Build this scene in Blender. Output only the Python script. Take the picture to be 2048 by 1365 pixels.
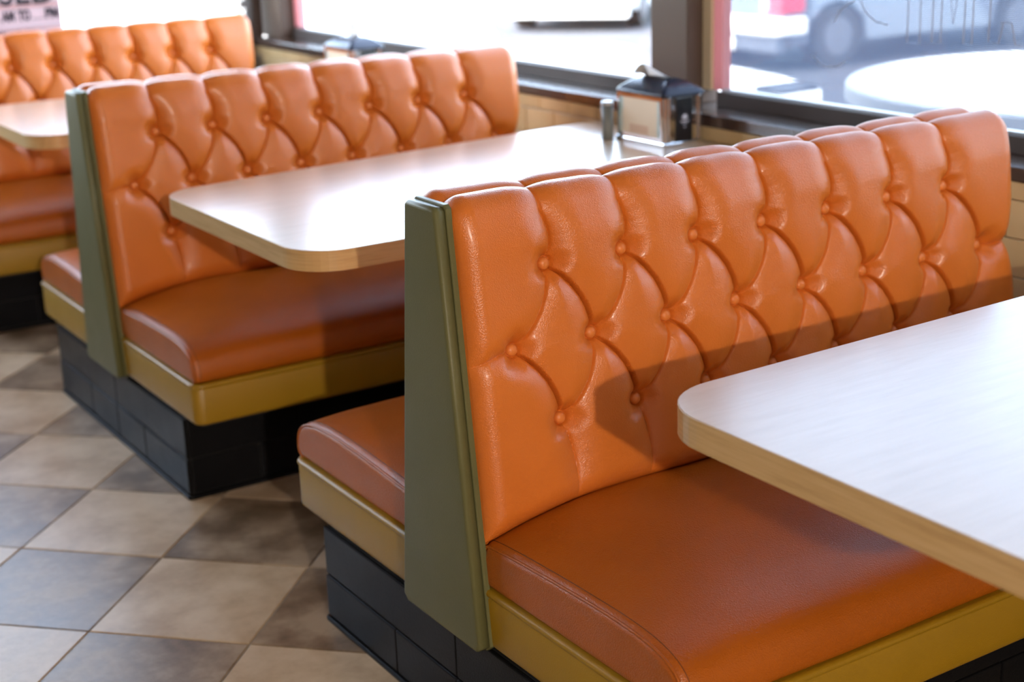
import bpy, bmesh, math, random
import numpy as np
from mathutils import Vector, Matrix
random.seed(7)
for o in list(bpy.data.objects): bpy.data.objects.remove(o)
sc = bpy.context.scene
COL = sc.collection

# ------------------------------------------------------------------ camera
CAMP = Vector((-1.1416, -2.0195, 1.4386))
yw, pt, rl = math.radians(-32.3529), math.radians(-17.2761), math.radians(-1.9744)
fw = Vector((math.cos(yw+math.pi/2)*math.cos(pt), math.sin(yw+math.pi/2)*math.cos(pt), math.sin(pt)))
rt = Vector((math.cos(yw), math.sin(yw), 0)); up = rt.cross(fw)
r2 = rt*math.cos(rl)+up*math.sin(rl); u2 = -rt*math.sin(rl)+up*math.cos(rl)
cam = bpy.data.cameras.new('camera'); co = bpy.data.objects.new('camera', cam); COL.objects.link(co)
M = Matrix((r2, u2, -fw)).transposed().to_4x4(); M.translation = CAMP; co.matrix_world = M
cam.sensor_width = 36; cam.lens = 2985.75/2048*36; cam.clip_start = .05; cam.clip_end = 200
cam.dof.use_dof = True; cam.dof.focus_distance = 2.32; cam.dof.aperture_fstop = 3.2
sc.camera = co

# ------------------------------------------------------------------ light
W = bpy.data.worlds.new('sky'); sc.world = W; W.use_nodes = True
nt = W.node_tree; bg = nt.nodes['Background']
sky = nt.nodes.new('ShaderNodeTexSky'); sky.sky_type = 'NISHITA'; sky.sun_disc = False
sky.sun_elevation = math.radians(48); sky.sun_rotation = math.radians(250); sky.air_density = 1.0; sky.dust_density = 3.0
hs = nt.nodes.new('ShaderNodeHueSaturation'); hs.inputs['Saturation'].default_value = .68; nt.links.new(sky.outputs[0], hs.inputs['Color'])
nt.links.new(hs.outputs[0], bg.inputs[0]); bg.inputs[1].default_value = 2.9
def lamp(name, kind, loc, energy, color=(1,1,1), **kw):
    l = bpy.data.lights.new(name, kind); l.energy = energy; l.color = color
    for k, v in kw.items(): setattr(l, k, v)
    o = bpy.data.objects.new(name, l); COL.objects.link(o); o.location = loc; return o
s = lamp('sun', 'SUN', (0,0,6), 9, (1,.96,.9), angle=math.radians(.6))
s.rotation_euler = Vector((-.45, .15, .82)).to_track_quat('Z', 'Y').to_euler()
k = lamp('front_lamp', 'POINT', (-1.8, -5.3, 2.2), 520, (1,.87,.74), shadow_soft_size=.045)
for i, (x, y) in enumerate(((-2.2,-1.5), (-2.2, 2.2))):
    a = lamp('ceiling_lamp', 'AREA', (x, y, 2.62), 4, (1,.9,.78), shape='RECTANGLE', size=1.2, size_y=.6)
sc.view_settings.view_transform = 'Standard'; sc.view_settings.look = 'None'
sc.view_settings.gamma = 1; sc.view_settings.use_curve_mapping = False
sc.view_settings.exposure = 0.17

# ------------------------------------------------------------------ helpers
def mat(name, col, rough=.5, metal=0, spec=.5, coat=0, coatr=.05):
    m = bpy.data.materials.new(name); m.use_nodes = True; b = m.node_tree.nodes['Principled BSDF']
    b.inputs['Base Color'].default_value = (*col, 1); b.inputs['Roughness'].default_value = rough
    b.inputs['Metallic'].default_value = metal; b.inputs['Specular IOR Level'].default_value = spec
    b.inputs['Coat Weight'].default_value = coat; b.inputs['Coat Roughness'].default_value = coatr
    return m
def N(m, t): return m.node_tree.nodes.new(t)
def Lk(m, a, b): m.node_tree.links.new(a, b)
def coords(m, kind='Object', scale=(1,1,1)):
    tc = N(m, 'ShaderNodeTexCoord'); mp = N(m, 'ShaderNodeMapping'); mp.inputs['Scale'].default_value = scale
    Lk(m, tc.outputs[kind], mp.inputs[0]); return mp.outputs[0]
def ramp(m, fac, stops):
    r = N(m, 'ShaderNodeValToRGB'); e = r.color_ramp.elements
    while len(e) < len(stops): e.new(.5)
    for i, (p, c) in enumerate(stops): e[i].position = p; e[i].color = (*c, 1)
    Lk(m, fac, r.inputs[0]); return r.outputs[0]
def noise(m, vec, scale, detail=3, rough=.5):
    n = N(m, 'ShaderNodeTexNoise'); n.inputs['Scale'].default_value = scale; n.inputs['Detail'].default_value = detail
    n.inputs['Roughness'].default_value = rough
    if vec: Lk(m, vec, n.inputs['Vector'])
    return n.outputs[0]
def bump(m, h, strength, dist):
    b = N(m, 'ShaderNodeBump'); b.inputs['Strength'].default_value = strength; b.inputs['Distance'].default_value = dist
    Lk(m, h, b.inputs['Height']); P = m.node_tree.nodes['Principled BSDF']; Lk(m, b.outputs[0], P.inputs['Normal'])
    return b
def base(m, sock): Lk(m, sock, m.node_tree.nodes['Principled BSDF'].inputs['Base Color'])

def leather(name, c1, c2, rough, grain=.35):
    m = mat(name, c1, rough); v = coords(m)
    base(m, ramp(m, noise(m, v, 5, 4), [(.3, c1), (.7, c2)]))
    vo = N(m, 'ShaderNodeTexVoronoi'); vo.inputs['Scale'].default_value = 480; Lk(m, v, vo.inputs['Vector'])
    n = noise(m, v, 260, 3)
    ad = N(m, 'ShaderNodeMath'); ad.operation = 'ADD'; Lk(m, vo.outputs[0], ad.inputs[0]); Lk(m, n, ad.inputs[1])
    bump(m, ad.outputs[0], grain, .0011)
    rr = N(m, 'ShaderNodeMapRange'); rr.inputs['To Min'].default_value = rough-.05; rr.inputs['To Max'].default_value = rough+.08
    Lk(m, noise(m, v, 14, 5), rr.inputs[0]); Lk(m, rr.outputs[0], m.node_tree.nodes['Principled BSDF'].inputs['Roughness'])
    return m
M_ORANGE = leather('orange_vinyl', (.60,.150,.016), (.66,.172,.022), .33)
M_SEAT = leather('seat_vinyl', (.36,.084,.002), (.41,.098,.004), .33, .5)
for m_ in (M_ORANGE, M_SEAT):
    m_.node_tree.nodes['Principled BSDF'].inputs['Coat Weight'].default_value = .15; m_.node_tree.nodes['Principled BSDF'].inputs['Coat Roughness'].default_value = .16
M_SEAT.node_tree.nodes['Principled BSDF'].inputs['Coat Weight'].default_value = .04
M_BUTTON = leather('button_vinyl', (.66,.19,.035), (.70,.21,.04), .38, .2)
M_MUST = leather('mustard_vinyl', (.29,.162,.005), (.33,.185,.009), .38, .2)
M_OLIVE = leather('olive_vinyl', (.118,.115,.045), (.132,.128,.052), .42, .15)
M_OLIVE.node_tree.nodes['Principled BSDF'].inputs['Specular IOR Level'].default_value = .3
M_DARKSTITCH = mat('dark_stitch', (.07,.02,.006), .6)
M_BLACK = leather('black_rubber', (.005,.005,.006), (.009,.009,.010), .30, .2); M_BLACK.node_tree.nodes['Principled BSDF'].inputs['Specular IOR Level'].default_value = .10
M_BLACKIN = mat('plinth_core', (.01,.01,.01), .7)
M_BROWN = mat('brown_metal', (.05,.025,.017), .26, 0, .5, coat=.8, coatr=.12)
v = coords(M_BROWN); base(M_BROWN, ramp(M_BROWN, noise(M_BROWN, v, 9, 4), [(.3,(.045,.023,.015)),(.75,(.065,.036,.025))]))
M_POST = mat('brown_post_metal', (.095,.062,.045), .45, 0, .3)
M_FRAME = mat('dark_frame_metal', (.05,.035,.03), .5, 0, .3)
def wood(name, c1, c2, c3, rough, sx, coat):
    m = mat(name, c1, rough, coat=coat, coatr=.06); v = coords(m, scale=sx)
    a = noise(m, v, 6, 6, .6)
    base(m, ramp(m, a, [(.25, c1), (.5, c2), (.8, c3)]))
    bump(m, noise(m, v, 9, 4), .02, .001)
    return m
M_TOP = wood('pale_wood_laminate', (.56,.39,.245), (.61,.44,.29), (.66,.49,.335), .30, (1.2,9,9), 1.0)
M_TOP.node_tree.nodes['Principled BSDF'].inputs['Coat Roughness'].default_value = .22; M_TOP.node_tree.nodes['Principled BSDF'].inputs['Coat IOR'].default_value = 1.6
M_EDGE = wood('oak_edge_band', (.44,.27,.105), (.57,.37,.16), (.63,.43,.21), .36, (1.6,1.6,34), .15)
M_CHROME = mat('chrome', (.72,.74,.76), .12, 1)
M_NAVY = mat('dark_cap_plastic', (.015,.022,.045), .22)
M_GREY = mat('grey_plastic', (.17,.19,.19), .4)
M_WHITEP = mat('white_paper', (.82,.82,.80), .7)
M_WALLT = mat('cream_glazed_tile', (.66,.53,.32), .3)
v = coords(M_WALLT); base(M_WALLT, ramp(M_WALLT, noise(M_WALLT, v, 7, 3), [(.3,(.52,.37,.18)),(.7,(.60,.45,.24))]))
M_GROUT = mat('grout', (.34,.28,.2), .8)
M_FGROUT = mat('floor_grout', (.36,.325,.29), .7)
def ftile(name, a, b, c):
    m = mat(name, a, .3); v = coords(m)
    oi = N(m, 'ShaderNodeObjectInfo'); mx = N(m, 'ShaderNodeVectorMath'); mx.operation = 'ADD'
    sc_ = N(m, 'ShaderNodeVectorMath'); sc_.operation = 'SCALE'; sc_.inputs[3].default_value = 37
    cb = N(m, 'ShaderNodeCombineXYZ'); Lk(m, oi.outputs['Random'], cb.inputs[0]); Lk(m, oi.outputs['Random'], cb.inputs[1])
    Lk(m, cb.outputs[0], sc_.inputs[0]); Lk(m, v, mx.inputs[0]); Lk(m, sc_.outputs[0], mx.inputs[1])
    n1 = noise(m, mx.outputs[0], 7, 8, .62)
    base(m, ramp(m, n1, [(.38, a), (.5, b), (.62, c)]))
    bump(m, noise(m, mx.outputs[0], 16, 6, .6), .18, .003)
    rr = N(m, 'ShaderNodeMapRange'); rr.inputs['To Min'].default_value = .26; rr.inputs['To Max'].default_value = .46
    Lk(m, n1, rr.inputs[0]); Lk(m, rr.outputs[0], m.node_tree.nodes['Principled BSDF'].inputs['Roughness'])
    return m
M_TL = ftile('light_floor_tile', (.43,.31,.19), (.54,.41,.27), (.62,.49,.34))
M_TD = ftile('dark_floor_tile', (.14,.092,.052), (.235,.165,.105), (.36,.27,.18))
M_CEIL = mat('ceiling_paint', (.26,.23,.20), .8)
M_WALL = mat('wall_paint', (.16,.13,.10), .8)
M_ASPH = mat('asphalt', (.10,.10,.11), .9, 0, .12)
v = coords(M_ASPH); base(M_ASPH, ramp(M_ASPH, noise(M_ASPH, v, 3, 8, .7), [(.3,(.036,.038,.045)),(.7,(.064,.066,.074))]))
M_CONC = mat('concrete', (.62,.60,.56), .85)
v = coords(M_CONC); base(M_CONC, ramp(M_CONC, noise(M_CONC, v, 2, 8, .6), [(.3,(.56,.54,.50)),(.7,(.66,.64,.60))]))
M_WTOP = mat('white_table_stone', (.78,.77,.74), .5)
def translucent(m, f):
    t = m.node_tree; P = t.nodes['Principled BSDF']; tl = t.nodes.new('ShaderNodeBsdfTranslucent'); tl.inputs[0].default_value = P.inputs['Base Color'].default_value
    mx = t.nodes.new('ShaderNodeMixShader'); mx.inputs[0].default_value = f; t.links.new(P.outputs[0], mx.inputs[1]); t.links.new(tl.outputs[0], mx.inputs[2])
    t.links.new(mx.outputs[0], t.nodes['Material Output'].inputs[0])
M_PINK = mat('pink_film', (.90,.50,.50), .5); translucent(M_PINK, .6)
M_CREAM = mat('cream_frame', (.66,.56,.38), .5)
M_SILVER = mat('silver_car_paint', (.13,.15,.185), .3, .3, coat=.6)
M_CARDARK = mat('dark_car_plastic', (.03,.03,.035), .5)
M_RED = mat('red_lens', (.65,.03,.05), .2, coat=.5)
M_WHITE = mat('white_gloss', (.85,.85,.83), .35)
M_TYRE = mat('tyre_rubber', (.02,.02,.02), .8)
M_BLACKPL = mat('black_plate', (.006,.006,.008), .3)
M_SIGNRED = mat('faded_red_print', (.80,.42,.40), .7)
M_SIGNPAPER = mat('pinkish_sign_card', (.62,.50,.52), .7)
M_INK = mat('black_ink', (.015,.01,.02), .6)
for m_ in (M_SIGNPAPER, M_SIGNRED): translucent(m_, .4)

def glassmat(name, tint, screen=0):
    m = bpy.data.materials.new(name); m.use_nodes = True; t = m.node_tree; t.nodes.clear()
    out = t.nodes.new('ShaderNodeOutputMaterial'); tr = t.nodes.new('ShaderNodeBsdfTransparent'); tr.inputs[0].default_value = (*tint, 1)
    gl = t.nodes.new('ShaderNodeBsdfGlossy'); gl.inputs['Roughness'].default_value = .02
    ge = t.nodes.new('ShaderNodeNewGeometry'); dt = t.nodes.new('ShaderNodeVectorMath'); dt.operation = 'DOT_PRODUCT'
    t.links.new(ge.outputs['Incoming'], dt.inputs[0]); t.links.new(ge.outputs['Normal'], dt.inputs[1])
    def ma(op, x, y=None):
        q = t.nodes.new('ShaderNodeMath'); q.operation = op
        for i_, z_ in enumerate((x, y)):
            if z_ is None: continue
            if isinstance(z_, (int, float)): q.inputs[i_].default_value = z_
            else: t.links.new(z_, q.inputs[i_])
        return q.outputs[0]
    om = ma('SUBTRACT', 1.0, ma('ABSOLUTE', dt.outputs['Value'])); fr_ = ma('ADD', ma('MULTIPLY', ma('POWER', om, 5.0), .6), .02)
    class fr: outputs = [fr_]
    mx = t.nodes.new('ShaderNodeMixShader'); t.links.new(fr.outputs[0], mx.inputs[0]); t.links.new(tr.outputs[0], mx.inputs[1]); t.links.new(gl.outputs[0], mx.inputs[2])
    t.links.new(mx.outputs[0], out.inputs[0]); return m
M_GLASS = glassmat('clear_glass', (.96,.98,.98))
def screenmat():
    m = bpy.data.materials.new('insect_screen_mesh'); m.use_nodes = True; t = m.node_tree; t.nodes.clear()
    out = t.nodes.new('ShaderNodeOutputMaterial'); tr = t.nodes.new('ShaderNodeBsdfTransparent')
    df = t.nodes.new('ShaderNodeBsdfDiffuse'); df.inputs[0].default_value = (.20,.23,.31,1)
    tl = t.nodes.new('ShaderNodeBsdfTranslucent'); tl.inputs[0].default_value = (.13,.16,.23,1)
    ad = t.nodes.new('ShaderNodeMixShader'); ad.inputs[0].default_value = .5
    t.links.new(df.outputs[0], ad.inputs[1]); t.links.new(tl.outputs[0], ad.inputs[2])
    tc = t.nodes.new('ShaderNodeTexCoord'); sp = t.nodes.new('ShaderNodeSeparateXYZ'); t.links.new(tc.outputs['Object'], sp.inputs[0])
    def wires(ax, per):
        a = t.nodes.new('ShaderNodeMath'); a.operation = 'MULTIPLY'; a.inputs[1].default_value = 2*math.pi/per; t.links.new(sp.outputs[ax], a.inputs[0])
        b = t.nodes.new('ShaderNodeMath'); b.operation = 'SINE'; t.links.new(a.outputs[0], b.inputs[0]); return b.outputs[0]
    h = wires(2, .0042); w = wires(1, .0042)
    mp = t.nodes.new('ShaderNodeMath'); mp.operation = 'MAXIMUM'; t.links.new(h, mp.inputs[0])
    w2 = t.nodes.new('ShaderNodeMath'); w2.operation = 'SUBTRACT'; t.links.new(w, w2.inputs[0]); w2.inputs[1].default_value = .35
    t.links.new(w2.outputs[0], mp.inputs[1])
    rr = t.nodes.new('ShaderNodeMapRange'); rr.inputs['From Min'].default_value = -.6; rr.inputs['From Max'].default_value = .9
    rr.inputs['To Min'].default_value = .24; rr.inputs['To Max'].default_value = .66; t.links.new(mp.outputs[0], rr.inputs[0])
    mx = t.nodes.new('ShaderNodeMixShader'); t.links.new(rr.outputs[0], mx.inputs[0]); t.links.new(tr.outputs[0], mx.inputs[1]); t.links.new(ad.outputs[0], mx.inputs[2])
    t.links.new(mx.outputs[0], out.inputs[0]); return m
M_SCREEN = screenmat()

def link(name, me, m, parent=None, smooth=False, loc=None):
    if m and not me.materials: me.materials.append(m)
    if smooth: me.polygons.foreach_set('use_smooth', [True]*len(me.polygons))
    o = bpy.data.objects.new(name, me); COL.objects.link(o)
    if parent: o.parent = parent
    if loc: o.location = loc
    return o
def obj(name, bm, m, parent=None, smooth=False, loc=None):
    me = bpy.data.meshes.new(name); bmesh.ops.recalc_face_normals(bm, faces=bm.faces); bm.to_mesh(me); bm.free()
    return link(name, me, m, parent, smooth, loc)
def tag(o, label=None, cat=None, group=None, kind=None):
    if label: o['label'] = label
    if cat: o['category'] = cat
    if group: o['group'] = group
    if kind: o['kind'] = kind
    return o
def empty(name, loc=(0,0,0), rz=0):
    o = bpy.data.objects.new(name, None); COL.objects.link(o); o.location = loc; o.rotation_euler = (0,0,rz); o.empty_display_size = .1; return o
def box(bm, x0, x1, y0, y1, z0, z1, bev=0, seg=2):
    r = bmesh.ops.create_cube(bm, size=1); vs = r['verts']
    for v in vs: v.co = Vector((x0+(v.co.x+.5)*(x1-x0), y0+(v.co.y+.5)*(y1-y0), z0+(v.co.z+.5)*(z1-z0)))
    if bev:
        es = list({e for v in vs for e in v.link_edges})
        bmesh.ops.bevel(bm, geom=es, offset=bev, segments=seg, affect='EDGES', profile=.5)
    return bm
def bx(*a, **k): return box(bmesh.new(), *a, **k)
def prism(bm, pts, z0, z1, bev=0, seg=2):
    lo = [bm.verts.new((x, y, z0)) for x, y in pts]; hi = [bm.verts.new((x, y, z1)) for x, y in pts]
    n = len(pts); fs = [bm.faces.new(lo[::-1]), bm.faces.new(hi)]
    for i in range(n): fs.append(bm.faces.new((lo[i], lo[(i+1) % n], hi[(i+1) % n], hi[i])))
    if bev:
        es = list(fs[0].edges)+list(fs[1].edges); bmesh.ops.bevel(bm, geom=es, offset=bev, segments=seg, affect='EDGES', profile=.5)
    return bm
def rrect(x0, x1, y0, y1, r, seg=8):
    p = []
    for cx, cy, a in ((x1-r, y0+r, -90), (x1-r, y1-r, 0), (x0+r, y1-r, 90), (x0+r, y0+r, 180)):
        for i in range(seg+1):
            t = math.radians(a+90*i/seg); p.append((cx+r*math.cos(t), cy+r*math.sin(t)))
    return p
def tube(bm, pts, r, closed=False, n=8):
    P = [Vector(p) for p in pts]; rings = []; m = len(P)
    for i, p in enumerate(P):
        a = P[(i-1) % m] if (closed or i > 0) else P[i]; b = P[(i+1) % m] if (closed or i < m-1) else P[i]
        t = (b-a).normalized(); u = t.cross(Vector((0,0,1)))
        if u.length < .05: u = t.cross(Vector((1,0,0)))
        u.normalize(); w = u.cross(t)
        rings.append([bm.verts.new(p+(u*math.cos(2*math.pi*k/n)+w*math.sin(2*math.pi*k/n))*r) for k in range(n)])
    for i in range(m if closed else m-1):
        A, B = rings[i], rings[(i+1) % m]
        for k in range(n): bm.faces.new((A[k], A[(k+1) % n], B[(k+1) % n], B[k]))
    if not closed: bm.faces.new(rings[0]); bm.faces.new(rings[-1][::-1])
    return bm
def copy_tree(o, parent=None):
    c = o.copy(); COL.objects.link(c); c.parent = parent
    for ch in [x for x in bpy.data.objects if x.parent == o]: copy_tree(ch, c)
    return c

PER = 1.7973
# ================================================================== structure
FL = tag(empty('floor'), kind='structure')
g = obj('grout_bed', bx(-4.5, 1.6, -6, 4.05, -.06, -.003), M_FGROUT, FL)
h = .2465
def tile_mesh(name, m):
    s_ = h-.0022
    bm = prism(bmesh.new(), [(s_, 0), (0, s_), (-s_, 0), (0, -s_)], -.009, 0, .0016, 1)
    me = bpy.data.meshes.new(name); bmesh.ops.recalc_face_normals(bm, faces=bm.faces); bm.to_mesh(me); bm.free(); me.materials.append(m); return me
tl, td = tile_mesh('light_tile', M_TL), tile_mesh('dark_tile', M_TD)
for i in range(-9, 5):
    for j in range(-14, 15):
        if (i+j) % 2: continue
        x, y = -.176+h*i, .763+h*j
        if x < -2.4 or x > .95 or y < -2.4 or y > 3.8: continue
        if x > .35 and (abs(y) < .3 or abs(y-PER) < .3): continue
        link('tile', tl if i % 2 == 0 else td, None, FL, loc=(x+random.uniform(-.0006,.0006), y+random.uniform(-.0006,.0006), random.uniform(-.0004, .0004)))

WR = tag(empty('wall_right'), kind='structure')
XW = 1.42
obj('wall_core', bx(XW+.012, 1.62, -6, 4.1, 0, .79), M_GROUT, WR)
obj('wall_header', bx(XW+.05, 1.66, -6, 4.1, 2.45, 2.8), M_WALL, WR)
TW, TH = .155, .0833
bt_ = bx(0, .0115, .0012, TW-.0012, .0012, TH-.0012, bev=.0018, seg=1); me_wt = bpy.data.meshes.new('wall_tile'); bt_.to_mesh(me_wt); bt_.free(); me_wt.materials.append(M_WALLT)
bt2 = bx(0, .0115, .0012, TW-.0012, .0012, .039, bev=.0018, seg=1); me_wt2 = bpy.data.meshes.new('wall_tile_cut'); bt2.to_mesh(me_wt2); bt2.free(); me_wt2.materials.append(M_WALLT)
for r in range(5):
    for c in range(28):
        z = .75-TH*r if r else .75
        y = -.35+TW*c+(TW/2 if r % 2 else 0)
        if y+TW > 4.0: continue
        link('tile', me_wt2 if r == 0 else me_wt, None, WR, loc=(XW, y, z))
sill = tag(obj('trim_1', bx(XW-.004, 1.60, -6, 4.0, .7895, .822, bev=.003), M_BROWN), kind='structure')

# window frames and glass on the right wall (glass plane x = 1.56)
def window_right(name, y0, y1, screen=False):
    w = tag(empty(name), kind='structure')
    obj('frame', bx(1.53, 1.60, y0, y1, .822, .862, bev=.002), M_FRAME, w)
    obj('frame', bx(1.53, 1.60, y0, y1, 2.40, 2.45, bev=.002), M_BROWN, w)
    obj('glass', bx(1.558, 1.563, y0, y1, .862, 2.40), M_GLASS, w)
    obj('glazing_bead', bx(1.548, 1.572, y0, y1, .8621, .867), M_GREYMET, w)
    return w
M_GREYMET = mat('grey_aluminium', (.55,.57,.6), .3, .8)
w1 = window_right('window_1', -1.6, 1.115)
obj('insect_screen', bx(1.585, 1.5862, -1.6, 1.14, .862, 2.40), M_SCREEN, w1)
obj('cream_stop', bx(1.54, 1.585, 1.150, 1.185, .862, 2.40), M_CREAM, w1)
obj('pink_film_strip', bx(1.55, 1.58, 1.115, 1.150, .862, 2.40), M_PINK, w1)
w2 = window_right('window_2', 1.345, 3.84)
obj('pink_film_strip', bx(1.55, 1.58, 3.80, 3.845, .862, 2.40), M_PINK, w2)
obj('wall_core', bx(XW, 1.62, -6, -1.76, .823, 2.45), M_WALL, WR)
def post(name, y0, y1):
    bm = bx(1.485, 1.60, y0, y1, .822, 2.45, bev=.003)
    return tag(obj(name, bm, M_POST), kind='structure')
post('trim_2', 1.185, 1.345); post('trim_3', 3.845, 4.06); post('trim_5', -1.76, -1.6)
# end wall
WE = tag(empty('wall_end'), kind='structure')
obj('wall_core', bx(-4.5, 1.42, 4.0, 4.15, 0, .86), M_WALL, WE)
obj('wall_header', bx(-4.5, 1.66, 4.0, 4.15, 2.45, 2.8), M_WALL, WE)
w3 = tag(empty('window_3'), kind='structure')
obj('wall_core', bx(-4.5, -2.2, 4.0, 4.15, .86, 2.45), M_WALL, WE)
obj('frame', bx(-2.2, 1.42, 4.02, 4.10, .86, .89), M_BROWN, w3)
obj('frame', bx(-2.2, 1.42, 4.02, 4.10, 2.41, 2.45), M_BROWN, w3)
obj('frame', bx(1.395, 1.47, 4.0, 4.10, .80, 2.45), M_BROWN, w3)
obj('mullion', bx(-1.3, -1.2, 4.02, 4.10, .86, 2.45), M_BROWN, w3)
obj('glass', bx(-2.2, 1.395, 4.05, 4.055, .89, 2.41), M_GLASS, w3)
for i in range(26):
    obj('bead', bx(1.375, 1.397, 4.0, 4.03, .89+.058*i, .921+.058*i, bev=.002), M_BROWN if i % 2 else M_GREYMET, w3)
tag(obj('wall_left', bx(-4.6, -4.5, -6, 4.15, 0, 2.8), M_WALL), kind='structure')
WB = tag(empty('wall_back'), kind='structure')
obj('wall_core', bx(-4.5, 1.66, -6.1, -6, 0, 2.8), M_WALL, WB)
tag(obj('ceiling', bx(-4.6, 1.9, -6.1, 4.9, 2.8, 2.95), M_CEIL), kind='structure')

# ================================================================== outside
tag(obj('patio', bx(1.66, 4.6, -12, 5.6, -.5, -.02, bev=.01), M_ASPH), kind='structure')
tag(obj('ground', bx(1.66, 90, -40, 90, -.6, -.5), M_ASPH), kind='structure')
tag(obj('patio_paving', prism(bmesh.new(), [(-20, 4.3), (1.66, 4.3), (1.70, 5.62), (2.9, 5.62), (4.8, 8.0), (6.7, 10.4), (8.6, 13.4), (10.4, 16.6), (27, 45), (60, 90), (-20, 90)], -.5, -.485), M_CONC), kind='structure')

# ================================================================== booths
L = 1.274
SL = .109
def yprof(z): return .0491+SL*(.9529-z)
def make_back_mesh():
    # profile by arc length: straight leaning face, then a roll over the top, down to the middle groove
    z0, zt, rad = .36, .9235, .0245
    ybot, ytop = -yprof(z0), -yprof(zt)
    s1 = math.hypot(zt-z0, ytop-ybot); s2 = math.pi*rad; s3 = .035
    tot = s1+s2+s3
    nu, nv = 860, 460
    U = np.linspace(0, L, nu); V = np.linspace(0, tot, nv)
    py = np.zeros(nv); pz = np.zeros(nv); ny = np.zeros(nv); nz = np.zeros(nv); zz = np.zeros(nv)
    cyr = ytop+rad
    for i, s_ in enumerate(V):
        if s_ <= s1:
            t = s_/s1; py[i] = ybot+(ytop-ybot)*t; pz[i] = z0+(zt-z0)*t; ny[i] = -.994; nz[i] = .108; zz[i] = pz[i]
        elif s_ <= s1+s2:
            a = (s_-s1)/rad; py[i] = cyr-rad*math.cos(a); pz[i] = zt+rad*math.sin(a); ny[i] = -math.cos(a); nz[i] = math.sin(a); zz[i] = zt+(s_-s1)
        else:
            py[i] = cyr+rad; pz[i] = zt-(s_-s1-s2); ny[i] = 1; nz[i] = 0; zz[i] = zt+(s_-s1)
    ds = V[1]-V[0]; kr = np.exp(-.5*(np.arange(-22, 23)*ds/.009)**2); kr /= kr.sum()
    def sm(a): 
        ap = np.concatenate([2*a[0]-a[22:0:-1], a, 2*a[-1]-a[-2:-24:-1]]); return np.convolve(ap, kr, 'valid')
    py, pz = sm(py), sm(pz); tyy, tzz = np.gradient(py), np.gradient(pz); ln_ = np.hypot(tyy, tzz); ny, nz = -tzz/ln_, tyy/ln_
    UU, ZZ = np.meshgrid(U, zz)
    D = .034
    top = [.164+.1560*k for k in range(7)]; mid = [.088+.1575*k for k in range(8)]; bot = [.170+.1560*k for k in range(7)]
    zT, zM, zB = .838, .708, .578
    btn = [(x, zT) for x in top]+[(x, zM) for x in mid]+[(x, zB) for x in bot]
    pl = []   # points, weight at start, weight at end, sharp, radius, side
    def curve(a, b, bow):
        out = []
        dx, dz = b[0]-a[0], b[1]-a[1]; l = math.hypot(dx, dz); nx_, nz_ = dz/l, -dx/l
        if nx_ < 0: nx_, nz_ = -nx_, -nz_
        for i in range(7):
            t = i/6; q = bow*math.sin(math.pi*t); out.append((a[0]+dx*t+nx_*q, a[1]+dz*t+nz_*q))
        return out
    for k in range(7):
        pl.append((curve((top[k], zT), (mid[k+1], zM), .013), 1, 1, 1.75, .056, 1))
        pl.append((curve((top[k], zT), (mid[k], zM), .013), 1, 1, .70, .056, 0))
        pl.append((curve((bot[k], zB), (mid[k], zM), .013), 1, 1, 1.75, .056, 1))
        pl.append((curve((bot[k], zB), (mid[k+1], zM), .013), 1, 1, .70, .056, 0))
        pl.append((curve((top[k], zT), (top[k]-.006, zT+.085), .011)+[(top[k]-.010, zT+.25)], 1, .30, .65, .056, 0))
        pl.append((curve((bot[k], zB), (bot[k]+.012, zB-.13), .006)+[(bot[k]+.014, .34)], .9, .10, .25, .062, 0))
    pl.append((curve((mid[0], zM), (0, zM-.012), -.004), 1, .35, .35, .04, 0))
    pl.append((curve((mid[7], zM), (L, zM+.0), .002), 1, .6, .35, .04, 0))
    G = np.zeros_like(UU); GR = np.zeros_like(UU); ST = np.zeros_like(UU)
    for pts, w0, w1, sharp, R, side in pl:
        xs = [p[0] for p in pts]; zs = [p[1] for p in pts]
        m = (UU > min(xs)-R) & (UU < max(xs)+R) & (ZZ > min(zs)-R) & (ZZ < max(zs)+R)
        x = UU[m]; z = ZZ[m]; best = np.full(x.shape, 9.); par = np.zeros(x.shape); sgn = np.zeros(x.shape)
        lens = [math.hypot(xs[i+1]-xs[i], zs[i+1]-zs[i]) for i in range(len(pts)-1)]; tl_ = sum(lens); acc = 0
        for i in range(len(pts)-1):
            dx, dz = xs[i+1]-xs[i], zs[i+1]-zs[i]; t = np.clip(((x-xs[i])*dx+(z-zs[i])*dz)/(dx*dx+dz*dz), 0, 1)
            ex = x-xs[i]-dx*t; ez = z-zs[i]-dz*t; d = np.sqrt(ex*ex+ez*ez); b = d < best
            best = np.where(b, d, best); par = np.where(b, (acc+t*lens[i])/tl_, par); sgn = np.where(b, np.sign(ex+1e-9), sgn); acc += lens[i]
        w = w0+(w1-w0)*np.minimum(1, par*1.4)
        endw = w*(1-(.55 if side else .66)*np.sin(np.pi*par)**.7) if (w0 == 1 and w1 == 1) else w
        t = np.minimum(best/R, 1); ro = 1-np.sqrt(np.maximum(0, 1-(1-t)**2)); so = (1-t)**2.2
        mixr = np.where(sgn > 0, .85, .25) if side else .25
        g_ = endw*(ro*mixr+so*(1-mixr)*.9)
        G[m] += np.maximum(g_, 0)**5
        fade = np.minimum(1, np.minimum(par*6, 1)*np.minimum((1-par)*6+(0 if w1 == 1 else 1), 1))
        GR[m] = np.maximum(GR[m], sharp*np.exp(-(best/(.0019 if side else .0024))**2)*(.3+.7*fade)*np.minimum(1,w+.2))
        if side: ST[m] += .0045*fade*np.where(sgn > 0, np.exp(-best/.016), -.35*np.exp(-best/.010))*np.minimum(1, best/.002)
    G = G**.2
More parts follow.
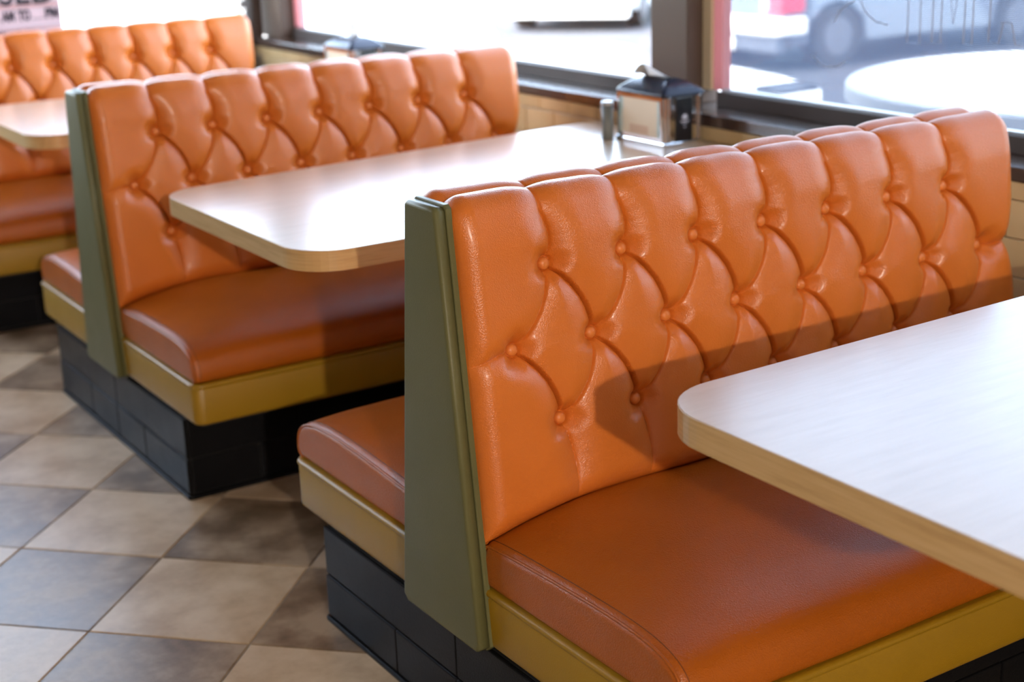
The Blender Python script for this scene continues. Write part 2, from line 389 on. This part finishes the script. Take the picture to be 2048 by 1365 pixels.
    for bx_, bz_ in btn:
        m = (abs(UU-bx_) < .08) & (abs(ZZ-bz_) < .08); x = UU[m]-bx_; z = ZZ[m]-bz_; r = np.sqrt(x*x+z*z); a = np.arctan2(z, x)
        g_ = 1.12*np.exp(-(r/.027)**2)
        G[m] = (G[m]**5+g_**5)**.2
        GR[m] = np.where(r < .009, 0, GR[m]); GR[m] = np.maximum(GR[m], .8*np.exp(-((r-.0118)/.0024)**2))
        ST[m] += .00028*np.sin(a*8+bx_*40+bz_*9)*np.exp(-((r-.030)/.012)**2)
    rng = np.random.RandomState(3)
    lo = sum(np.sin(UU*rng.uniform(8, 30)+ZZ*rng.uniform(8, 30)+rng.uniform(0, 6))*.0005 for _ in range(5))
    d = D*(1-np.minimum(G, 1.15))-.0052*GR+ST+lo
    # taper: bottom tucks in slightly behind the seat; top roll thinner at the back
    backfac = np.ones(nv)
    for i, s_ in enumerate(V):
        if False: backfac[i] = max(.12, 1-.55*min(1, (s_-s1)/s2)-(.4 if s_ > s1+s2 else .33*max(0, (s_-s1)/s2-.5)*2))
    tt = np.clip((V-(s1-.05))/(s2+.05), 0, 1); backfac = 1-.60*(tt*tt*(3-2*tt))
    zc_ = .4425-.036*np.maximum(0, 1-np.minimum(U, L-U)/.26)**2; lt_ = np.clip((ZZ-(zc_[None, :]-.007))/.045, 0, 1); lowfac = -.25+1.25*np.sqrt(1-(1-lt_)**2)
    d = d*backfac[:, None]; d = np.where(lowfac < 1, d*np.maximum(lowfac, 0)+np.minimum(lowfac, 0)*.04, d)
    # rounded ends
    e0 = np.minimum(U/.034, 1); e0 = np.sqrt(np.maximum(0, 1-(1-e0)**2)); e1 = np.minimum((L-U)/.034, 1); e1 = np.sqrt(np.maximum(0, 1-(1-e1)**2))
    ee = e0*e1
    # the base itself shrinks back to the core at the far end
    d = d*ee[None, :]-(.014*(1-e1))[None, :]*np.ones((nv, 1))
    endb = np.zeros_like(UU); prof = 1-.9*np.exp(-((ZZ-zM)/.05)**2); endb = np.clip((UU-(L-.05))/.05, 0, 1)*(.020*prof-.006)
    X = UU+endb; Y = py[:, None]+ny[:, None]*d; Zc = pz[:, None]+nz[:, None]*d-.012*((1-e0)*np.clip((ZZ-zt)/.03, 0, 1))-.016*((1-e1)*np.clip((ZZ-zt)/.03, 0, 1))
    Y = np.minimum(Y, -.0012)
    verts = np.stack([X, Y, Zc], -1).reshape(-1, 3)
    idx = np.arange(nu*nv).reshape(nv, nu)
    q = np.stack([idx[:-1, :-1], idx[:-1, 1:], idx[1:, 1:], idx[1:, :-1]], -1).reshape(-1, 4)
    fl = q.tolist(); verts = verts.tolist()
    # closing faces: both ends and the hidden rear, meeting at a strip on y = -0.001
    n0 = len(verts); 
    for j in range(nv): verts.append((0.0, -.001, float(Zc[j, 0])))
    for j in range(nv): verts.append((float(X[j, -1])-.002, -.001, float(Zc[j, -1])))
    for j in range(nv-1):
        fl.append((int(idx[j, 0]), int(idx[j+1, 0]), n0+j+1, n0+j)); fl.append((int(idx[j+1, -1]), int(idx[j, -1]), n0+nv+j, n0+nv+j+1))
    me = bpy.data.meshes.new('tufted_back'); me.from_pydata(verts, [], fl); me.update()
    # height of the surface under each button
    out = []
    for bx_, bz_ in btn:
        i = int(round(bx_/L*(nu-1))); j = int(np.argmin(abs(zz-bz_)+(V > s1)*9)); out.append((bx_, float(Y[j, i]), float(Zc[j, i])))
    return me, out
ME_BACK, BTN = make_back_mesh(); ME_BACK.materials.append(M_ORANGE)
def make_button():
    bm = bmesh.new(); n = 20; rings = []
    for r, y in ((.0104, .010), (.0108, .001), (.0102, -.0035), (.0083, -.0065), (.0052, -.0082), (.002, -.0088)):
        rings.append([bm.verts.new((r*math.cos(2*math.pi*k/n), y, r*math.sin(2*math.pi*k/n))) for k in range(n)])
    for A, B in zip(rings, rings[1:]):
        for k in range(n): bm.faces.new((A[k], A[(k+1) % n], B[(k+1) % n], B[k]))
    bm.faces.new(rings[-1]); bm.faces.new(rings[0][::-1])
    me = bpy.data.meshes.new('button'); bmesh.ops.recalc_face_normals(bm, faces=bm.faces); bm.to_mesh(me); bm.free()
    me.polygons.foreach_set('use_smooth', [True]*len(me.polygons)); me.materials.append(M_BUTTON); return me
ME_BTN = make_button()
YF = .623      # front of seat band from the centre
def cushion():
    y0, y1 = -YF+.001, -.099
    # outline of the end, back to front over the top, then down the rolled front
    pr = [(y1, .3235), (y1, .408), (y1-.006, .4280), (y1-.022, .4415), (-.19, .4450), (-.26, .4455), (-.34, .4450), (-.42, .4425), (-.48, .4385), (-.525, .4325), (-.555, .4255), (-.580, .4160), (-.600, .4030), (-.613, .3880), (-.6200, .3700), (-.6225, .3520), (-.6215, .3380), (-.616, .3290), (-.605, .3235)]
    # resample smoothly
    P = []
    for i in range(len(pr)-1):
        a, b = Vector(pr[i]), Vector(pr[i+1]); p0 = Vector(pr[max(0, i-1)]); p3 = Vector(pr[min(len(pr)-1, i+2)])
        k_ = 2 if i < 2 else 5
        for j in range(k_):
            t = j/k_
            if i < 2: P.append(a.lerp(b, t)); continue
            P.append(.5*((2*a)+(b-p0)*t+(2*p0-5*a+4*b-p3)*t*t+(3*a-p0-3*b+p3)*t**3))
    P.append(Vector(pr[-1])); n = len(P); Nn = []
    for i in range(n):
        d = (P[min(n-1, i+1)]-P[max(0, i-1)]).normalized(); Nn.append(Vector((d.y, -d.x)) if False else Vector((d.y, -d.x))*-1)
    cen = Vector((-.35, .38))
    Nn = [q if q.dot(p-cen) > 0 else -q for p, q in zip(P, Nn)]
    r = .018
    def section(x, off, x_):
        out = []
        e = min(x_, L-.004-x_); drop = .040*max(0, 1-e/.26)**2.0
        for p, q in zip(P, Nn):
            w = Vector((-.353+(p.x+.353)*(1-off/.27), .384+(p.y-.384)*(1-off/.0605))); fz = max(0, min(1, (w.y-.3235)/.12))
            fy = max(0, min(1, (w.x-y0)/.10)); fb = .35+.65*max(0, min(1, (w.x+.62)/.5))
            wob = .0013*math.sin(x_*9+w.x*6)+.0008*math.sin(x_*23-w.x*9)
            fwob = .0012*math.sin(x_*14)*(1-fy)
            out.append((x, w.x+fwob, w.y-drop*fz*fb+wob*fz))
        return out
    st = [(0, r)]; 
    for k_ in range(1, 9):
        a = math.pi/2*k_/8; st.append((r*(1-math.cos(a)), r*(1-math.sin(a))))
    xs = [x for x, _ in st]; full = [(x, o) for x, o in st]
    m_ = 60
    for i in range(1, m_): full.append((r+(L-.004-2*r)*i/m_, 0))
    full += [(L-.004-x, o) for x, o in reversed(st)]
    bm = bmesh.new(); R = []
    for x, o in full: R.append([bm.verts.new(c) for c in section(x, o, x)])
    for A, B in zip(R, R[1:]):
        for q in range(n-1): bm.faces.new((A[q], A[q+1], B[q+1], B[q]))
        bm.faces.new((A[n-1], A[0], B[0], B[n-1]))
    for row_, s_ in ((R[0], 1), (R[-1], -1)):
        # gently bulging end face
        c1 = [bm.verts.new((v.co.x, v.co.y+(-.35-v.co.y)*.04, v.co.z+(.375-v.co.z)*.04)) for v in row_]
        c2 = [bm.verts.new((v.co.x-s_*.001, v.co.y+(-.35-v.co.y)*.5, v.co.z+(.375-v.co.z)*.5)) for v in row_]
        cc = bm.verts.new((row_[0].co.x-s_*.0015, -.35, .375))
        for A, B in ((row_, c1), (c1, c2)):
            for q in range(n): bm.faces.new((A[q], A[(q+1) % n], B[(q+1) % n], B[q]))
        for q in range(n): bm.faces.new((c2[q], c2[(q+1) % n], cc))
    bmesh.ops.recalc_face_normals(bm, faces=bm.faces)
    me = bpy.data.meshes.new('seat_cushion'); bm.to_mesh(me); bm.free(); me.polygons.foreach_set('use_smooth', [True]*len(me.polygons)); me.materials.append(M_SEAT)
    def seam(x, o, rad, m, nm):
        b = bmesh.new()
        for xx in (x, L-.004-x): tube(b, section(xx, o, xx)[2:], rad, False, 6)
        me2 = bpy.data.meshes.new(nm); bmesh.ops.recalc_face_normals(b, faces=b.faces); b.to_mesh(me2); b.free()
        me2.polygons.foreach_set('use_smooth', [True]*len(me2.polygons)); me2.materials.append(m); return me2
    return me, seam(.0034, .0040, .0026, M_SEAT, 'piping'), seam(.0165, -.0001, .0006, M_DARKSTITCH, 'stitching')
ME_CUSH, ME_PIPE, ME_STITCH = cushion()

def band_mesh(ya, yb):
    bm = bmesh.new(); x0, x1 = -.004, L-.002; rings = []
    for ins, z in ((.012, .2235), (.004, .2229), (.001, .2265), (.0, .235), (.0, .3080), (.0016, .3105), (.0016, .3125), (-.0022, .3155), (-.0026, .3200), (.0, .3242), (.006, .3250), (.02, .3235)):
        rings.append([bm.verts.new((x, y, z)) for x, y in rrect(x0+ins, x1-ins, ya+ins, yb-ins, max(.004, .028-ins), 6)])
    for A, B in zip(rings, rings[1:]):
        n = len(A)
        for k in range(n): bm.faces.new((A[k], A[(k+1) % n], B[(k+1) % n], B[k]))
    bm.faces.new(rings[-1]); bm.faces.new(rings[0][::-1]); return bm
def panel(bm, x0, x1, grow, bev, seg):
    wt, wb, zt, zb = .0491+grow, .1296+grow, .9529+grow, .2146-grow*.3
    pts = [(-wb, zb+.012), (-wb+.014, zb), (wb-.014, zb), (wb, zb+.012), (wt, zt-.006), (wt-.008, zt), (-wt+.008, zt), (-wt, zt-.006)]
    a = [bm.verts.new((x0, y, z)) for y, z in pts]; b = [bm.verts.new((x1, y, z)) for y, z in pts]; n = len(pts)
    f = [bm.faces.new(a), bm.faces.new(b[::-1])]
    for i in range(n): bm.faces.new((a[i], b[i], b[(i+1) % n], a[(i+1) % n]))
    bmesh.ops.bevel(bm, geom=list(f[0].edges), offset=bev, segments=seg, affect='EDGES', profile=.6); return bm

def make_booth(double=True):
    r = empty('booth_bench')
    halfs = [0, math.pi] if double else [0]
    for rot in halfs:
        def put(name, me, par=r, loc=(0,0,0)):
            o = bpy.data.objects.new(name, me); COL.objects.link(o); o.parent = par
            return o
        def place(o):
            if rot: o.rotation_euler = (0, 0, rot); o.location = (L, 0, 0)
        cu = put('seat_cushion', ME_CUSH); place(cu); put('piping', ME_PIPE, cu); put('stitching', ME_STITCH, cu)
        bk = put('backrest', ME_BACK); place(bk)
        for (x, y, z) in BTN:
            b = put('button', ME_BTN, bk); b.location = (x, y-.003, z)
            b.rotation_euler = (math.radians(-6), 0, 0)
    if double: ya, yb = -YF, YF
    else: ya, yb = -YF, .06
    obj('seat_band', band_mesh(ya, yb), M_MUST, r, True)
    s_ = obj('seat_frame', bx(.02, L-.02, ya+.03, yb-.03, .21, .2232), M_BLACKIN, r)
    # end panel: padded front on a thin back board
    pn = obj('end_panel', panel(bmesh.new(), -.028, -.010, 0, .008, 4), M_OLIVE, r, False)
    for p in pn.data.polygons: p.use_smooth = True
    pb = obj('panel_welt', panel(bmesh.new(), -.0088, .0015, .003, .0035, 3), M_OLIVE, pn, False)
    # plinth with tiles
    W2 = .516; y0, y1 = (-W2, W2) if double else (-W2, .04)
    pc = obj('plinth', bx(.008, L-.03, y0+.008, y1-.008, 0, .2098), M_BLACKIN, r)
    mo = bmesh.new(); prism(mo, rrect(-.007, L-.02, y0-.007, y1+.007, .012, 4), 0.0, .010, .003, 2); obj('base_moulding', mo, M_BLACK, pc)
    def row(z0, z1, start):
        cuts = [y0]+[q for q in start if y0+.05 < q < y1-.02]+[y1]; pr_ = .002 if z0 < .05 else 0
        for a, b in zip(cuts, cuts[1:]):
            obj('base_tile', bx(-pr_, .0085, a+.0008, b-.0008, z0+.001, z1-.001, bev=.0028), M_BLACK, pc)
        xs = [0.0]; x = .19 if z0 < .05 else .305
        while x < L-.1: xs.append(x); x += .305
        xs.append(L-.025)
        for a, b in zip(xs, xs[1:]):
            obj('base_tile', bx(a+.0015+(.009 if a == 0 else 0), b-.0015, y0, y0+.0085, z0+.001, z1-.001, bev=.0028), M_BLACK, pc)
            if double: obj('base_tile', bx(a+.0015+(.009 if a == 0 else 0), b-.0015, y1-.0085, y1, z0+.001, z1-.001, bev=.0028), M_BLACK, pc)
    row(.012, .104, (-.214, 0, .222)); row(.105, .2098, (0.0,))
    return r
b1 = make_booth(True)
tag(b1, 'nearest double booth bench in tufted orange vinyl, in sharp focus at the right front', 'booth bench', 'booth benches')
b2 = copy_tree(b1); b2.location = (0, PER, 0)
tag(b2, 'middle double booth bench in tufted orange vinyl, behind the table with the napkin holder', 'booth bench', 'booth benches')
b3 = make_booth(False); b3.location = (0, 2*PER, 0)
b3.location.x = -.036; b3.scale = (.975, 1, 1)
tag(b3, 'farthest orange tufted booth bench, blurred against the bright end window at top left', 'booth bench', 'booth benches')
obj('back_board', bx(0, L, .0, .03, .2, .93), M_BROWN, b3)

# ================================================================== tables
def poly_round(corners, r, seg=10):
    out = []; n = len(corners)
    for i in range(n):
        p = Vector(corners[i]); a = Vector(corners[i-1]); b = Vector(corners[(i+1) % n]); rr_ = r[i]
        u = (a-p).normalized(); w = (b-p).normalized(); ang = u.angle(w); d = rr_/math.tan(ang/2)
        c = p+(u+w).normalized()*(rr_/math.sin(ang/2)); s0 = p+u*d-c; s1 = p+w*d-c
        t0 = math.atan2(s0.y, s0.x); t1 = math.atan2(s1.y, s1.x); dt = (t1-t0+math.pi) % (2*math.pi)-math.pi
        for k in range(seg+1): t = t0+dt*k/seg; out.append((c.x+rr_*math.cos(t), c.y+rr_*math.sin(t)))
    return out
def table(label, cen, corners, rad):
    t = empty('booth_table', (cen[0], cen[1], 0))
    cr = [(x-cen[0], y-cen[1]) for x, y in corners]
    P = poly_round(cr, rad)
    obj('tabletop', prism(bmesh.new(), P, .7078, .75, .0006, 1), M_TOP, t)
    # oak edge band: a thin strip outside the top
    bm = bmesh.new(); n = len(P); O = []
    for i in range(n):
        a = Vector(P[i-1]); b = Vector(P[(i+1) % n]); d = (b-a).normalized(); O.append((P[i][0]+d.y*.002, P[i][1]-d.x*.002))
    zs = (.7074, .7492); R = []
    for pp, z in ((P, zs[0]), (O, zs[0]), (O, zs[1]), (P, zs[1])): R.append([bm.verts.new((x, y, z)) for x, y in pp])
    for A, B in zip(R, R[1:]+[R[0]]):
        for k in range(n): bm.faces.new((A[k], A[(k+1) % n], B[(k+1) % n], B[k]))
    eb = obj('edge_band', bm, M_EDGE, t)
    bm = tube(bmesh.new(), [(.25, 0, .02), (.25, 0, .70)], .035, False, 20)
    obj('pedestal', bm, M_BLACK, t, True)
    obj('pedestal_foot', bx(-.05, .55, -.22, .22, 0, .02, bev=.006), M_BLACK, t)
    obj('support_rail', bx(-.3, .62, -.04, .04, .68, .7073), M_BLACKIN, t)
    return tag(t, label, 'table', 'booth tables')
table('nearest pale wood booth table with rounded corner, cut off by the right edge', (.7, -.9), [(.044, -1.32), (1.405, -1.32), (1.405, -.462), (.044, -.488)], (.11, .04, .04, .11))
table('middle pale wood booth table shining white, with grey napkin holder standing on its far end', (.7, 1.0), [(.032, .572), (1.41, .575), (1.41, 1.52), (.032, 1.375)], (.10, .04, .06, .10))
table('far pale wood booth table in front of the farthest bench, cut by the left edge', (.7, 2.85), [(.036, 2.44), (1.405, 2.44), (1.405, 3.28), (.036, 3.235)], (.10, .04, .04, .10))

# ================================================================== napkin holders and shaker
M_CARD = mat('menu_card_print', (.8,.72,.6), .5)
v = coords(M_CARD); 
_n = noise(M_CARD, v, 22, 4)
sp = N(M_CARD, 'ShaderNodeSeparateXYZ'); Lk(M_CARD, v, sp.inputs[0])
ab = N(M_CARD, 'ShaderNodeMath'); ab.operation = 'ABSOLUTE'; Lk(M_CARD, sp.outputs[1], ab.inputs[0])
mr = N(M_CARD, 'ShaderNodeMapRange'); mr.inputs['From Min'].default_value = .06; mr.inputs['From Max'].default_value = .09; Lk(M_CARD, ab.outputs[0], mr.inputs[0])
mu = N(M_CARD, 'ShaderNodeMath'); mu.operation = 'MULTIPLY'; Lk(M_CARD, mr.outputs[0], mu.inputs[0]); Lk(M_CARD, _n, mu.inputs[1])
base(M_CARD, ramp(M_CARD, mu.outputs[0], [(.15, (.82,.70,.54)), (.45, (.45,.66,.70))]))
def holder(label, x, y, napk):
    h_ = empty('napkin_holder', (x, y, .75))
    hx, hy = .064, .100
    bm = bx(-hx, hx, -hy, hy, .008, .133, bev=.005); obj('body', bm, M_CHROME, h_)
    obj('foot_rim', bx(-hx-.006, hx+.006, -hy-.006, hy+.006, 0, .013, bev=.004), M_CHROME, h_)
    # frame of the card side
    fr = bmesh.new()
    for a, b, c, d in ((-hy+.004, hy-.004, .014, .024), (-hy+.004, hy-.004, .120, .130), (-hy+.004, -hy+.013, .024, .120), (hy-.013, hy-.004, .024, .120)):
        box(fr, -hx-.005, -hx, a, b, c, d)
    obj('card_frame', fr, M_CHROME, h_)
    obj('menu_card', bx(-hx-.0025, -hx-.0005, -hy+.013, hy-.013, .024, .120), M_CARD, h_)
    obj('card_photo', bx(-hx-.0032, -hx-.0026, -.035, .045, .027, .050), mat('card_photo_print', (.70,.50,.36), .5), h_)
    ep = obj('end_plate', bx(-.026, .026, -hy-.004, -hy-.0005, .010, .126, bev=.001), M_BLACKPL, h_)
    # pale crest and two small lines of print
    bm = bmesh.new(); c = [(-.010, .074), (-.006, .081), (0, .084), (.006, .081), (.010, .074), (.005, .069), (-.005, .069)]
    vs = [bm.verts.new((a, -hy-.0046, b)) for a, b in c]; bm.faces.new(vs)
    for z, w in ((.063, .015), (.058, .008), (.048, .004)):
        vs = [bm.verts.new(q) for q in ((-w, -hy-.0046, z), (w, -hy-.0046, z), (w, -hy-.0046, z+.0025), (-w, -hy-.0046, z+.0025))]; bm.faces.new(vs)
    obj('printed_emblem', bm, mat('grey_print', (.45,.45,.5), .5), ep)
    for sx in (-1, 1): obj('chrome_post', bx(sx*.050-.003, sx*.050+.003, -hy-.006, -hy, .012, .13, bev=.002), M_CHROME, h_)
    # domed cap
    bm = bmesh.new(); rings = []
    for ins, z in ((-.004, .128), (-.007, .133), (-.006, .138), (.004, .147), (.018, .157), (.034, .166), (.050, .171)):
        rings.append([bm.verts.new((a, b, z)) for a, b in rrect(-hx+ins, hx-ins, -hy+ins, hy-ins, max(.004, .012-ins*.1), 4)])
    for A, B in zip(rings, rings[1:]):
        for q in range(len(A)): bm.faces.new((A[q], A[(q+1) % len(A)], B[(q+1) % len(A)], B[q]))
    bm.faces.new(rings[-1]); bm.faces.new(rings[0][::-1]); obj('cap', bm, M_NAVY, h_, True)
    # folded napkin leaving the slot
    bm = bmesh.new(); n = 9; grid = []
    for i in range(n):
        t = i/(n-1); row_ = []
        for j in range(7):
            q = j/6-.5
            if napk == 0: p = (-.002-.050*t, q*.105*(1-.35*t*t)+.012*t, .167+.052*t-.012*t*t-q*q*.10*t)
            else: p = (.004*math.sin(t*3)-.006*t, q*.085*math.sin(math.pi*(.35+.55*t)), .168+.050*t)
            row_.append(p)
        grid.append(row_)
    V1 = [[bm.verts.new(p) for p in r_] for r_ in grid]; V2 = [[bm.verts.new((p[0]+.004, p[1], p[2]+.0022)) for p in r_] for r_ in grid]
    for i in range(n-1):
        for j in range(6):
            bm.faces.new((V1[i][j], V1[i][j+1], V1[i+1][j+1], V1[i+1][j])); bm.faces.new((V2[i][j], V2[i+1][j], V2[i+1][j+1], V2[i][j+1]))
    obj('napkin', bm, M_WHITEP, h_, True)
    return tag(h_, label, 'napkin holder', 'napkin holders')
holder('chrome napkin holder with black end plate and cream card on the middle table', 1.337, 1.118, 0)
holder('far blurred chrome napkin holder on the far table, its napkin standing upright', 1.290, 2.80, 1)
bm = bmesh.new(); n = 24; rings = []
for r, z in ((.0125, 0), (.0135, .002), (.0135, .088), (.0138, .089), (.0138, .098), (.0125, .101), (.006, .1022)):
    rings.append([bm.verts.new((r*math.cos(2*math.pi*q/n), r*math.sin(2*math.pi*q/n), z)) for q in range(n)])
sh = empty('salt_shaker', (1.252, 1.238, .75)); tag(sh, 'small grey cylindrical shaker beside the napkin holder on the middle table', 'shaker')
def lathe(pr, n=28):
    bm = bmesh.new(); R = [[bm.verts.new((r*math.cos(2*math.pi*q/n), r*math.sin(2*math.pi*q/n), z)) for q in range(n)] for r, z in pr]
    for A, B in zip(R, R[1:]):
        for q in range(n): bm.faces.new((A[q], A[(q+1) % n], B[(q+1) % n], B[q]))
    bm.faces.new(R[-1]); bm.faces.new(R[0][::-1]); return bm
obj('body', lathe(((.0150, 0), (.0160, .002), (.0160, .092))), M_GREY, sh, True)
obj('lid', lathe(((.0165, .092), (.0165, .099), (.0150, .102), (.006, .103))), M_GREYMET, sh, True)

# ================================================================== sign on end window
def text_mesh(s_, size, bold=0):
    c = bpy.data.curves.new('t', 'FONT'); c.body = s_; c.size = size; c.offset = bold; c.extrude = .0006; c.align_x = 'LEFT'
    o = bpy.data.objects.new('t', c); COL.objects.link(o); dg = bpy.context.evaluated_depsgraph_get(); me = bpy.data.meshes.new_from_object(o.evaluated_get(dg))
    bpy.data.objects.remove(o); return me
sg = empty('window_sign', (.12, 3.98, .90)); tag(sg, 'pale closing hours sign with black letters taped to the end window', 'sign')
obj('card', bx(-.14, .495, 0, .004, 0, .30), M_SIGNPAPER, sg)
for z in (.030, .116, .125): obj('red_rule', bx(-.13, .485, -.001, 0, z, z+.006), M_SIGNRED, sg)
def letters(s_, size, x, z, bold=0, fit=None):
    me = text_mesh(s_, size, bold)
    if fit:
        xs = [v.co.x for v in me.vertices]; k_ = fit/(max(xs)-min(xs)); mn = min(xs)
        for v in me.vertices: v.co.x = (v.co.x-mn)*k_
    o = link('lettering', me, M_INK, sg); o.rotation_euler = (math.pi/2, 0, 0); o.location = (x, -.0015, z)
letters('CLOSED', .15, .0, .131, .003, fit=.475)
letters('AM', .054, .262, .069, .0026, fit=.050); letters('TO', .054, .325, .069, .0026, fit=.048); letters('PM', .054, .431, .071, .0026, fit=.054)
obj('blank_rule', bx(.378, .428, -.001, 0, .070, .0725), M_INK, sg); obj('blank_rule', bx(.19, .258, -.001, 0, .070, .0725), M_INK, sg)
letters('OPEN AGAIN', .030, .20, .012, .0006)

# painted outline lettering on the glass of the right window
ol = empty('window_lettering', (1.552, .4, 1.0)); tag(ol, 'thin outlined lettering and star drawn on the right window glass', 'lettering')
M_OUT = mat('pale_outline_paint', (.30,.33,.42), .5)
for pts in ([(.458,1.6),(.461,1.038),(.422,1.038),(.432,1.6)], [(.386,1.6),(.386,1.043),(.360,1.043),(.362,1.30),(.326,1.088),(.292,1.30),(.294,1.046),(.270,1.046),(.272,1.6)],
            [(.222,1.6),(.224,1.054),(.196,1.054),(.186,1.10),(.164,1.10),(.150,1.054),(.12,1.05),(.15,1.6)],
            [(.770,.983),(.742,.965),(.720,.960),(.698,.961),(.675,.967),(.656,.979)],
            [(.62,1.30),(.613,1.128),(.600,1.106),(.587,1.094),(.560,1.08),(.522,1.074)], [(.70,1.07),(.679,1.101),(.655,1.115),(.63,1.127),(.61,1.2)]):
    obj('outline_stroke', tube(bmesh.new(), [(0, y-.4, z-1.0) for y, z in pts], .0016, False, 6), M_OUT, ol)

# ================================================================== outdoor things
def round_table(label, c, r, z, legr, moon=1):
    t = empty('patio_table', (c[0], c[1], -.02)); z += .02
    obj('tabletop', lathe(((r-.012, z-.062), (r, z-.055), (r, z-.008), (r-.008, z), (r*.3, z+.0005)), 72), M_WTOP, t, False)
    obj('pedestal', lathe(((.24, 0), (.2, .04), (legr, .12), (legr, z-.1), (.25, z-.062)), 32), M_WTOP, t, True)
    return tag(t, label, 'patio table', 'patio tables')
round_table('white round patio table outside the right window', (3.28, 1.16), .86, .72, .12)
round_table('blown out white patio table outside the middle window', (2.31, 3.37), .57, .72, .10)
st = empty('patio_bench', (3.55, 3.25, -.02)); tag(st, 'low white patio bench between the window post and the round patio table', 'patio bench')
obj('seat', prism(bmesh.new(), [(-.55, .75), (-.30, -.30), (.05, -.42), (.30, -.16), (.46, .28), (.60, .95)], .41, .47, .01, 2), M_WTOP, st)
obj('leg', bx(-.12, .08, -.15, .0, 0, .41, bev=.01), M_WTOP, st); obj('leg', bx(.0, .2, .45, .6, 0, .41, bev=.01), M_WTOP, st)
bg_ = empty('dark_tray', (3.70, 3.14, .45)); tag(bg_, 'dark flat object lying on the low white patio bench', 'tray')
obj('tray_base', prism(bmesh.new(), rrect(-.14, .12, -.08, .10, .03, 5), 0, .012, .003, 1), M_CARDARK, bg_); obj('tray_rim', tube(bmesh.new(), [(x, y, .016) for x, y in rrect(-.14, .12, -.08, .10, .03, 5)], .006, True, 6), M_CARDARK, bg_)

def car(label, corner, ax, m):
    # origin: rear corner seen by the camera; local +x forward along the side, +y across the rear
    t = empty('car', (corner[0], corner[1], -.5), ax)
    Wd, Ln = 1.72, 4.3
    # side outline lofted across the width with tumblehome
    side = [(.02,.30),(.0,.52),(.04,.66),(.08,.92),(.16,.98),(.55,1.38),(1.0,1.46),(2.1,1.46),(2.9,1.02),(3.9,.88),(4.25,.70),(4.3,.42),(4.2,.25)]
    low = [(3.72,.25),(3.68,.48),(3.52,.62),(3.34,.66),(3.16,.62),(3.0,.48),(2.96,.25),(1.12,.25),(1.08,.48),(.92,.62),(.74,.66),(.56,.62),(.40,.48),(.36,.25)]
    bm = bmesh.new(); pts = side+low; R = []
    for yy, k_ in ((0.03, .96), (0.0, 1), (.35, 1.0), (Wd-.35, 1), (Wd, 1), (Wd-.03, .96)):
        row_ = []
        for x, z in pts:
            tum = max(0, z-.9)*.28*(1 if yy < .5 else -1) if (yy < .2 or yy > Wd-.2) else 0
            row_.append(bm.verts.new((x+(0.10*(1-min(1, yy/.35)) if (x < .1 and yy < .35) else 0), yy+tum, z)))
        R.append(row_)
    n_ = len(pts)
    for A, B in zip(R, R[1:]):
        for q in range(n_): bm.faces.new((A[q], A[(q+1) % n_], B[(q+1) % n_], B[q]))
    import mathutils
    for row_ in (R[0], R[-1]):
        f = bm.faces.new(row_)
        bmesh.ops.triangulate(bm, faces=[f])
    obj('body', bm, m, t)
    bm = prism(bmesh.new(), [(-.10, .10), (.0, -.02), (.30, -.03), (.30, .25), (.12, Wd-.25), (.30, Wd-.25), (.30, Wd+.03), (.0, Wd+.02), (-.10, Wd-.10)], .36, .53, .03, 3)
    obj('rear_bumper', bm, M_WHITE, t)
    obj('bumper_skirt', bx(-.03, .12, .05, Wd-.05, .18, .36, bev=.03), m, t)
    obj('licence_plate', bx(-.045, -.031, .68, 1.08, .19, .33, bev=.004), M_WHITE, t)
    for y0_ in (-.012, Wd-.30):
        tlm = bx(-.015, .30 if y0_ < 0 else .2, y0_, y0_+.312, .57, .86, bev=.03); tl_o = obj('tail_light', tlm, M_RED, t)
        obj('reverse_lens', bx(-.02, -.012, y0_+.21, y0_+.29, .60, .84, bev=.002), M_WHITE, tl_o)
    obj('side_window', prism(bmesh.new(), [(.65, 0), (2.7, 0), (2.1, .36), (1.0, .36)], 0, .01), M_BLACKPL, t).matrix_local = Matrix.Translation((0, .012, 1.02)) @ Matrix.Rotation(math.radians(90-12), 4, 'X')
    obj('door_handle', bx(1.6, 1.78, -.02, .0, .84, .87, bev=.005), M_CHROME, t)
    for x in (.74, 3.34):
        for y in (.10, Wd-.10):
            w = tube(bmesh.new(), [(x, y-.10, .31), (x, y+.10, .31)], .31, False, 32); wo = obj('wheel', w, M_TYRE, t)
            obj('hubcap', tube(bmesh.new(), [(x, y-.105 if y < 1 else y+.105, .31), (x, y-.09 if y < 1 else y+.09, .31)], .19, False, 24), M_CHROME, wo)
    return tag(t, label, 'car', 'parked cars')
car('silver car with red tail light parked outside the right window', (9.07, 9.0), math.radians(-2), M_SILVER)
car('white car beyond the patio, washed out in the middle window', (10.6, 13.4), math.radians(40), M_WHITE)
